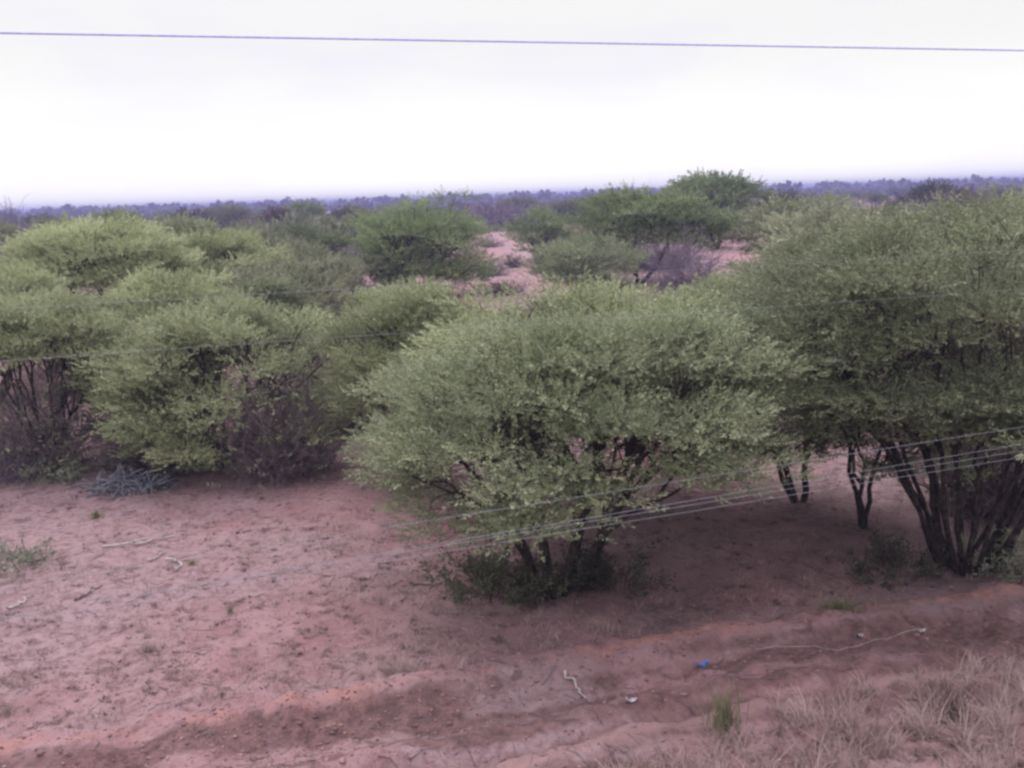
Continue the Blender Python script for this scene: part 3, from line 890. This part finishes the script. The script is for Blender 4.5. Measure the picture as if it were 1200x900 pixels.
wire('trackside_wire', 'lowest of the four wires crossing the black stems', 'wire', (573, 638), (1200, 535.5), 6.0, .0013, 'galv', 'thin wires along the railway')

# loose cable on the ditch bank, scraps of rubbish
rng = np.random.default_rng(5)
g0, g1 = gp(885, 762), gp(1083, 734)
t = np.linspace(0, 1, 24)
P = g0 + (g1 - g0) * t[:, None]
P[:, :2] += (np.sin(t * 9)[:, None] * .02) * NRM
P[:, 2] = ground_z(P[:, 0], P[:, 1]) + .035
tb = Tubes(5); tb.add(P - P[0], np.full(24, .0028), .5)
o = link('loose_cable', tb.mesh('loose_cable', M['pale_plastic'])); o.location = P[0]
tag(o, 'thin pale cable lying along the dark ditch bank', 'cable')


def scrap(label, px, py, w, l, rz, mat, seed):
    rng = np.random.default_rng(seed)
    B = gp(px, py); B[2] = float(ground_z(B[0], B[1])) + .02
    nx, ny = 9, 5
    u, v = np.meshgrid(np.linspace(-.5, .5, nx), np.linspace(-.5, .5, ny), indexing='ij')
    x = u * l; y = v * w
    z = .05 * np.abs(u) ** 1.3 * 2 * l / .2 + rng.normal(0, .008, u.shape)
    ca, sa = math.cos(rz), math.sin(rz)
    topv = np.stack([x * ca - y * sa, x * sa + y * ca, z], -1).reshape(-1, 3)
    i = np.arange(nx - 1)[:, None] * ny; j = np.arange(ny - 1)[None, :]
    q = np.stack([i + j, i + ny + j, i + ny + j + 1, i + j + 1], -1).reshape(-1, 4)
    k = len(topv)
    V = np.concatenate([topv, topv - [0, 0, .004]])
    Q = np.concatenate([q, q[:, ::-1] + k])
    o = link('plastic_scrap', make_mesh('plastic_scrap', V, Q, M[mat])); o.location = B
    tag(o, label, 'litter scrap', 'scraps of rubbish in the ditch')


scrap('bent bright blue plastic scrap in the ditch', 822, 773, .05, .16, .3, 'blue_plastic', 1)
scrap('white plastic scrap at the end of the thin pale cable', 1081, 734, .05, .07, .9, 'pale_plastic', 2)
scrap('white flattened plastic scrap on the near ditch edge', 740, 826, .05, .10, .2, 'pale_plastic', 3)
scrap('small pale plastic scrap on the far ditch bank', 1008, 738, .05, .06, .5, 'pale_plastic', 4)

# ------------------------------------------------------------------ scattered bushes across the plain (copies)
fr = np.random.default_rng(77)
protos = []
for k, (leaf, tc_, nm, cat) in enumerate([('leaf_far', .55, 'plain_bush', 'bush'), ('leaf_far', .35, 'plain_bush', 'bush'), ('leaf_olive', .45, 'plain_bush', 'bush'),
                                          ('leaf_brown', .3, 'plain_bush', 'bush'), ('leaf_far', .5, 'plain_tree', 'tree')]):
    rng = np.random.default_rng(300 + k)
    tall = nm == 'plain_tree'
    rt_, hz = 2.2, (2.0 if not tall else 1.3)
    zc = .9 if not tall else 2.6
    tb = Tubes(4); P = []; Dd = []; T = []
    for i in range(34):
        d = unit(rng.normal(0, 1, 3)); d[2] = abs(d[2]) if d[2] < -.3 else d[2]
        c = np.array([d[0] * rt_, d[1] * rt_, zc + d[2] * (hz if d[2] > 0 else hz * .6)]) * rng.uniform(.75, 1.05)
        tb.add(curve(np.array([rng.normal(0, .12), rng.normal(0, .12), -.2]), c, rng, .1, 4), [.06, .045, .03, .015], .3)
        n = 24
        q = c + rng.normal(0, .38, (n, 3)) * [1, 1, .55]
        P.append(q); Dd.append(d * .6 + [0, 0, .5] + rng.normal(0, .4, (n, 3))); T.append(np.full(n, tc_ + rng.normal(0, .12)))
    P = np.concatenate(P); Dd = np.concatenate(Dd); T = np.concatenate(T)
    V, Q, tt = instance_sprigs(rng, P, Dd, .75 * rng.uniform(.6, 1.2, len(P)), 6, .42, .22, T)
    protos.append((nm, cat, tb.mesh('trunk', M['bark']), make_mesh('crown', V, Q, M[leaf], {"tint": ('FACE', tt)})))
rngb = np.random.default_rng(350)
tb = Tubes(3)
for i in range(110):
    d = unit(rngb.normal(0, 1, 3)); d[2] = abs(d[2]) + .1; d = unit(d)
    e = d * np.array([2.2, 2.2, 2.4]) * rngb.uniform(.75, 1.05)
    s = np.array([rngb.normal(0, .5), rngb.normal(0, .5), -.1])
    p = curve(s, e, rngb, .1, 4); tb.add(p, [.05, .04, .03, .02], rngb.random())
    for _ in range(4):
        q = p[rngb.integers(1, 4)]; d2 = unit(unit(e - s) + rngb.normal(0, .6, 3)) * rngb.uniform(.5, 1.1)
        tb.add(np.array([q, q + d2 * .5 + rngb.normal(0, .05, 3), q + d2]), [.03, .025, .015], rngb.random())
protos.append(('plain_shrub', 'shrub', None, tb.mesh('branches', M['bare'])))
LABEL = {'plain_bush': ('small hazy bush dotted over the far plain', 'bushes scattered over the far plain'),
         'plain_tree': ('hazy flat-crowned tree out on the far plain', 'trees scattered over the far plain'),
         'plain_shrub': ('leafless purple-grey bush out on the far plain', 'leafless bushes scattered over the far plain')}


clear = [(505, 262, 640, 350), (842, 268, 902, 305), (425, 285, 480, 300)]
placed = []
tries = 0
while len(placed) < 235 and tries < 20000:
    tries += 1
    a = math.radians(fr.uniform(-29, 29)); r = 62 * (430 / 62) ** fr.random()
    x, y = r * math.sin(a), r * math.cos(a)
    px, py = project(x, y)
    if any(b[0] < px < b[2] and b[1] < py < b[3] for b in clear): continue
    if r < 120 and (640 < px < 880): continue
    if any((x - q[0]) ** 2 + (y - q[1]) ** 2 < (3.0 + r * .012) ** 2 for q in placed): continue
    k = fr.choice(6, p=[.20, .13, .12, .08, .07, .40])
    nm, cat, tm, cm = protos[k]
    s = fr.uniform(.65, 1.15) * (.82 if nm == 'plain_tree' else 1)
    placed.append((x, y))
    e = empty(nm, (x, y, float(ground_z(x, y))), fr.random() * 6.28)
    e.scale = (s * fr.uniform(.9, 1.5), s * fr.uniform(.9, 1.4), s)
    tag(e, LABEL[nm][0], cat, LABEL[nm][1])
    if tm is not None: link('trunk', tm, e)
    link('crown' if tm is not None else 'branches', cm, e)

# ------------------------------------------------------------------ the bushland that reads as one mass
rng = np.random.default_rng(500)
n = 5200
a = np.radians(rng.uniform(-42, 42, n)); r = 400 * (2500 / 400) ** (rng.random(n) ** .85)
x, y = r * np.sin(a), r * np.cos(a)
keep = fbm(x / 160, y / 160, 71, 2) > -.22
x, y, r = x[keep], y[keep], r[keep]
n = len(x)
hgt = rng.uniform(1.6, 3.9, n) + (rng.random(n) < .22) * rng.uniform(.5, 2.6, n) * np.where(r > 800, 1.25, .8)
hgt = np.minimum(hgt, 5.9)
tall = (r > 550) & (r < 1400) & (rng.random(n) < .16)
hgt = np.where(tall, rng.uniform(6.8, 9.3, n), hgt)
wid = np.minimum(hgt, 6.5) * rng.uniform(.7, 1.5, n)
kk = 46
d = unit(rng.normal(0, 1, (n, kk, 3))); d[..., 2] = np.abs(d[..., 2])
p = d * rng.uniform(.6, 1.05, (n, kk, 1))
P = np.stack([x[:, None] + p[..., 0] * wid[:, None], y[:, None] + p[..., 1] * wid[:, None], p[..., 2] * hgt[:, None] * .85 + .15], -1).reshape(-1, 3)
fs = np.repeat(.16 * hgt + .10, kk) * (1 + np.repeat(r, kk) / 3000)
u = unit(rng.normal(0, 1, P.shape)); w = unit(np.cross(u, rng.normal(0, 1, P.shape)))
V = np.stack([P - u * fs[:, None], P - w * fs[:, None], P + u * fs[:, None], P + w * fs[:, None]], 1).reshape(-1, 3)
tint = np.repeat(np.clip(rng.normal(.42, .22, n), 0, 1), kk) + rng.normal(0, .08, n * kk)
me = make_mesh('distant_bushland', V, np.arange(len(V)).reshape(-1, 4), M['bushland'], {"tint": ('FACE', tint)})
tag(link('distant_bushland', me), 'hazy blue-purple bushland reaching to the horizon', 'bushland', kind='stuff')

build_ground()

# ------------------------------------------------------------------ loose cover on the sand
# clods
rng = np.random.default_rng(600)
t_ = (1 + 5 ** .5) / 2
ico = np.array([[-1, t_, 0], [1, t_, 0], [-1, -t_, 0], [1, -t_, 0], [0, -1, t_], [0, 1, t_], [0, -1, -t_], [0, 1, -t_], [t_, 0, -1], [t_, 0, 1], [-t_, 0, -1], [-t_, 0, 1]]) / 1.9
icf = np.array([[0, 11, 5], [0, 5, 1], [0, 1, 7], [0, 7, 10], [0, 10, 11], [1, 5, 9], [5, 11, 4], [11, 10, 2], [10, 7, 6], [7, 1, 8], [3, 9, 4], [3, 4, 2], [3, 2, 6], [3, 6, 8], [3, 8, 9], [4, 9, 5], [2, 4, 11], [6, 2, 10], [8, 6, 7], [9, 8, 1]])
n = 26000
a = np.radians(rng.uniform(-34, 34, n)); r = 6.8 * (26 / 6.8) ** rng.random(n)
x, y = r * np.sin(a), r * np.cos(a)
s, nn = sn(x, y)
w = .35 + .5 * bump(nn, 8.2, .6) + .8 * np.clip(fbm(x / .9, y / .9, 8, 2), 0, 1)
keep = rng.random(n) < w
x, y, nn = x[keep], y[keep], nn[keep]; n = len(x)
sz = .006 + .012 * rng.random(n) ** 2 + .018 * (rng.random(n) < .04) * rng.random(n) + .008 * bump(nn, 8.0, .5) * rng.random(n) ** 3
v = ico[None] * rng.uniform(.35, 1.4, (n, 12, 1)) * sz[:, None, None] * np.array([1.4, 1.0, .55])
ang = rng.random(n) * 6.283
ca, sa = np.cos(ang)[:, None], np.sin(ang)[:, None]
v = np.stack([v[..., 0] * ca - v[..., 1] * sa, v[..., 0] * sa + v[..., 1] * ca, v[..., 2]], -1)
v = v + np.stack([x, y, ground_z(x, y) + sz * .10], -1)[:, None]
f = (icf[None] + (np.arange(n) * 12)[:, None, None]).reshape(-1, 3)
tag(link('soil_clods', make_mesh('soil_clods', v.reshape(-1, 3), f, M['clod'], {"tint": ('FACE', np.repeat(rng.random(n), 20))})),
    'crumbs and clods of red soil strewn over the sand', 'soil clods', kind='stuff')

# twig litter
tbx = Tubes(3)
for i in range(1500):
    a = math.radians(rng.uniform(-32, 32)); r = 7 * (24 / 7) ** rng.random()
    x, y = r * math.sin(a), r * math.cos(a)
    if sn(x, y)[1] < 5.5: continue
    L = rng.uniform(.05, .30); b = rng.random() * 3.14
    dd = np.array([math.cos(b), math.sin(b)]) * L / 2
    q = np.array([[x - dd[0], y - dd[1], 0], [x + rng.normal(0, .02), y + rng.normal(0, .02), 0], [x + dd[0], y + dd[1], 0]])
    q[:, 2] = ground_z(q[:, 0], q[:, 1]) + .012
    tbx.add(q, np.array([1, .8, .5]) * rng.uniform(.002, .005), rng.random())
tag(link('twig_litter', tbx.mesh('twig_litter', M['brown_brush'])), 'small grey-brown twigs littering the red sand', 'twig litter', kind='stuff')

# dry grass: thin low cover on the sand and the tall stand on the near verge
VV = []; QQ = []; TT = []; base_i = 0


def add_blades(P, h, w, lean, tint):
    global base_i
    V, Q, t = blades(rng, P, h, w, lean, tint)
    VV.append(V); QQ.append(Q + base_i); TT.append(t); base_i += len(V)


n = 13000
a = np.radians(rng.uniform(-34, 34, n)); r = 8.2 * (34 / 8.2) ** rng.random(n)
cx, cy = r * np.sin(a), r * np.cos(a)
s, nn = sn(cx, cy)
keep = (nn > 8.7) & (rng.random(n) < .25 + 1.6 * np.clip(fbm(cx / 2.2, cy / 2.2, 15, 2) + .1, 0, 1))
c2 = np.stack([cx, cy], -1)[keep]
P = tuft_points(rng, c2, rng.uniform(.04, .20, len(c2)), 14)
m_ = len(P)
hb = np.repeat(rng.uniform(.03, .17, len(c2)), 14)
add_blades(P, hb * rng.uniform(.6, 1.2, m_), np.full(m_, .005), rng.uniform(.3, 1.4, m_), np.repeat(rng.normal(.55, .22, len(c2)), 14))
n = 5200
a = np.radians(rng.uniform(-34, 34, n)); r = 8.2 * (30 / 8.2) ** rng.random(n)
cx, cy = r * np.sin(a), r * np.cos(a)
s, nn = sn(cx, cy)
keep = (nn > 8.8) & (rng.random(n) < .30 + 1.4 * np.clip(fbm(cx / 1.6, cy / 1.6, 19, 2), 0, 1))
c2 = np.stack([cx, cy], -1)[keep]
P = tuft_points(rng, c2, rng.uniform(.03, .11, len(c2)), 22)
m_ = len(P)
add_blades(P, np.repeat(rng.uniform(.02, .07, len(c2)), 22) * rng.uniform(.6, 1.2, m_), np.full(m_, .007), rng.uniform(.6, 1.6, m_), np.repeat(rng.uniform(-.5, .3, len(c2)), 22))
n = 5200
a = np.radians(rng.uniform(-31, 31, n)); r = 28 * (170 / 28) ** rng.random(n)
cx, cy = r * np.sin(a), r * np.cos(a)
keep = rng.random(n) < .25 + 2.2 * np.clip(fbm(cx / 7, cy / 7, 27, 3), 0, 1)
c2 = np.stack([cx, cy], -1)[keep]; r2 = r[keep]
P = tuft_points(rng, c2, rng.uniform(.15, .5, len(c2)), 10)
m_ = len(P)
add_blades(P, np.repeat(rng.uniform(.08, .30, len(c2)), 10) * rng.uniform(.6, 1.2, m_), np.repeat(.006 + r2 * .00035, 10), rng.uniform(.3, 1.2, m_), np.repeat(rng.uniform(-.1, .7, len(c2)), 10))
# verge stand
n = 2500
s_ = rng.uniform(-3.0, 11, n); n_ = rng.uniform(4.6, 6.75, n)
lim = 6.1 + .85 * sstep(1.0, 5.0, s_) + .5 * fbm(s_ / .8, n_ / .8, 25, 2)
keep = n_ < lim
s_, n_ = s_[keep], n_[keep]
c2 = s_[:, None] * DIR + n_[:, None] * NRM
P = tuft_points(rng, c2, rng.uniform(.03, .10, len(c2)), 34)
m_ = len(P)
hb = np.repeat((.09 + .38 * rng.random(len(c2)) ** 1.6) * (.55 + .45 * sstep(1, 6, s_)) * (.75 + 1.1 * (fbm(s_ / .5, n_ / .5, 33, 2) + .15)).clip(.3, 1.4), 34)
add_blades(P, hb * rng.uniform(.5, 1.1, m_), rng.uniform(.003, .008, m_), rng.uniform(.15, 1.2, m_), np.repeat(rng.normal(.62, .22, len(c2)), 34) + rng.normal(0, .12, m_))
tag(link('dry_grass', make_mesh('dry_grass', np.concatenate(VV), np.concatenate(QQ), M['grass'], {"tint": ('FACE', np.concatenate(TT))})),
    'pinkish dry grass thin on the sand and thick on the near verge', 'dry grass', kind='stuff')

# ------------------------------------------------------------------ haze
m, nt, out = new_mat('lilac_haze')
pv = nt.nodes.new('ShaderNodeVolumePrincipled')
pv.inputs['Color'].default_value = (.32, .35, .68, 1)
pv.inputs['Density'].default_value = .00115
nt.links.new(pv.outputs[0], out.inputs['Volume'])
X = 2700.0
vb = np.array([[sx * X, sy * X, z] for z in (-3.0, 9.6) for sx, sy in ((-1, -1), (1, -1), (1, 1), (-1, 1))])
fb = np.array([[3, 2, 1, 0], [4, 5, 6, 7], [0, 1, 5, 4], [1, 2, 6, 5], [2, 3, 7, 6], [3, 0, 4, 7]])
tag(link('haze', make_mesh('haze', vb, fb, m)), kind='stuff')

# ------------------------------------------------------------------ overcast sky and light
SUN_EL, SUN_ROT = math.radians(52), math.radians(-35)
w = bpy.data.worlds.new("World"); S.world = w; w.use_nodes = True
nt = w.node_tree; nt.nodes.clear()
out = nt.nodes.new('ShaderNodeOutputWorld'); bg = nt.nodes.new('ShaderNodeBackground')
sky = nt.nodes.new('ShaderNodeTexSky'); sky.sky_type = 'NISHITA'; sky.sun_disc = False
sky.sun_elevation = SUN_EL; sky.sun_rotation = SUN_ROT
tc = nt.nodes.new('ShaderNodeTexCoord')
sx = nt.nodes.new('ShaderNodeSeparateXYZ'); nt.links.new(tc.outputs['Generated'], sx.inputs[0])
zen = ramp(nt, sx.outputs['Z'], .15, .95, 0, 1)
mp = nt.nodes.new('ShaderNodeMapping'); mp.inputs['Scale'].default_value = (1.6, 1.6, 7.0)
nt.links.new(tc.outputs['Generated'], mp.inputs['Vector'])
cl = noise(nt, 1.7, 5, .55, mp.outputs[0], .3)
low = ramp(nt, sx.outputs['Z'], -.03, .15, 0, 1)
base = mixc(nt, low, (13.6, 13.4, 13.0), (9.75, 9.62, 9.7))
base = mixc(nt, zen, base, (23.5, 22.0, 25.0))
shade = mixc(nt, ramp(nt, cl, .40, .66, 0, 1), (1.015, 1.01, .985), (.955, .95, 1.0))
cloud = mixc(nt, 1.0, base, shade, 'MULTIPLY')
sk = mixc(nt, .93, sky.outputs[0], cloud)
nt.links.new(sk, bg.inputs['Color']); bg.inputs['Strength'].default_value = .1
nt.links.new(bg.outputs[0], out.inputs['Surface'])

sun = bpy.data.lights.new('sun', 'SUN'); sun.energy = 1.4; sun.angle = math.radians(28); sun.color = (1, .96, .92)
so = bpy.data.objects.new('sun', sun); C.objects.link(so)
so.rotation_euler = (math.pi / 2 - SUN_EL, 0, math.pi + math.radians(35) )
so.location = (0, 0, 40)

# ------------------------------------------------------------------ camera
cam = bpy.data.cameras.new('camera'); co = bpy.data.objects.new('camera', cam); C.objects.link(co)
import mathutils
co.matrix_world = mathutils.Matrix.Translation((0, 0, H)) @ mathutils.Matrix(RCAM.tolist()).to_4x4()
cam.sensor_width = 36.0; cam.lens = F / 1200 * 36.0
cam.clip_start = .1; cam.clip_end = 12000
S.camera = co

S.view_settings.view_transform = 'Standard'; S.view_settings.look = 'None'
S.view_settings.exposure = 0.0; S.view_settings.gamma = 1.0; S.view_settings.use_curve_mapping = False
S.cycles.use_denoising = True
S.cycles.max_bounces = 4; S.cycles.diffuse_bounces = 2; S.cycles.glossy_bounces = 1; S.cycles.transmission_bounces = 2
S.cycles.volume_bounces = 1
S.cycles.filter_width = 2.7
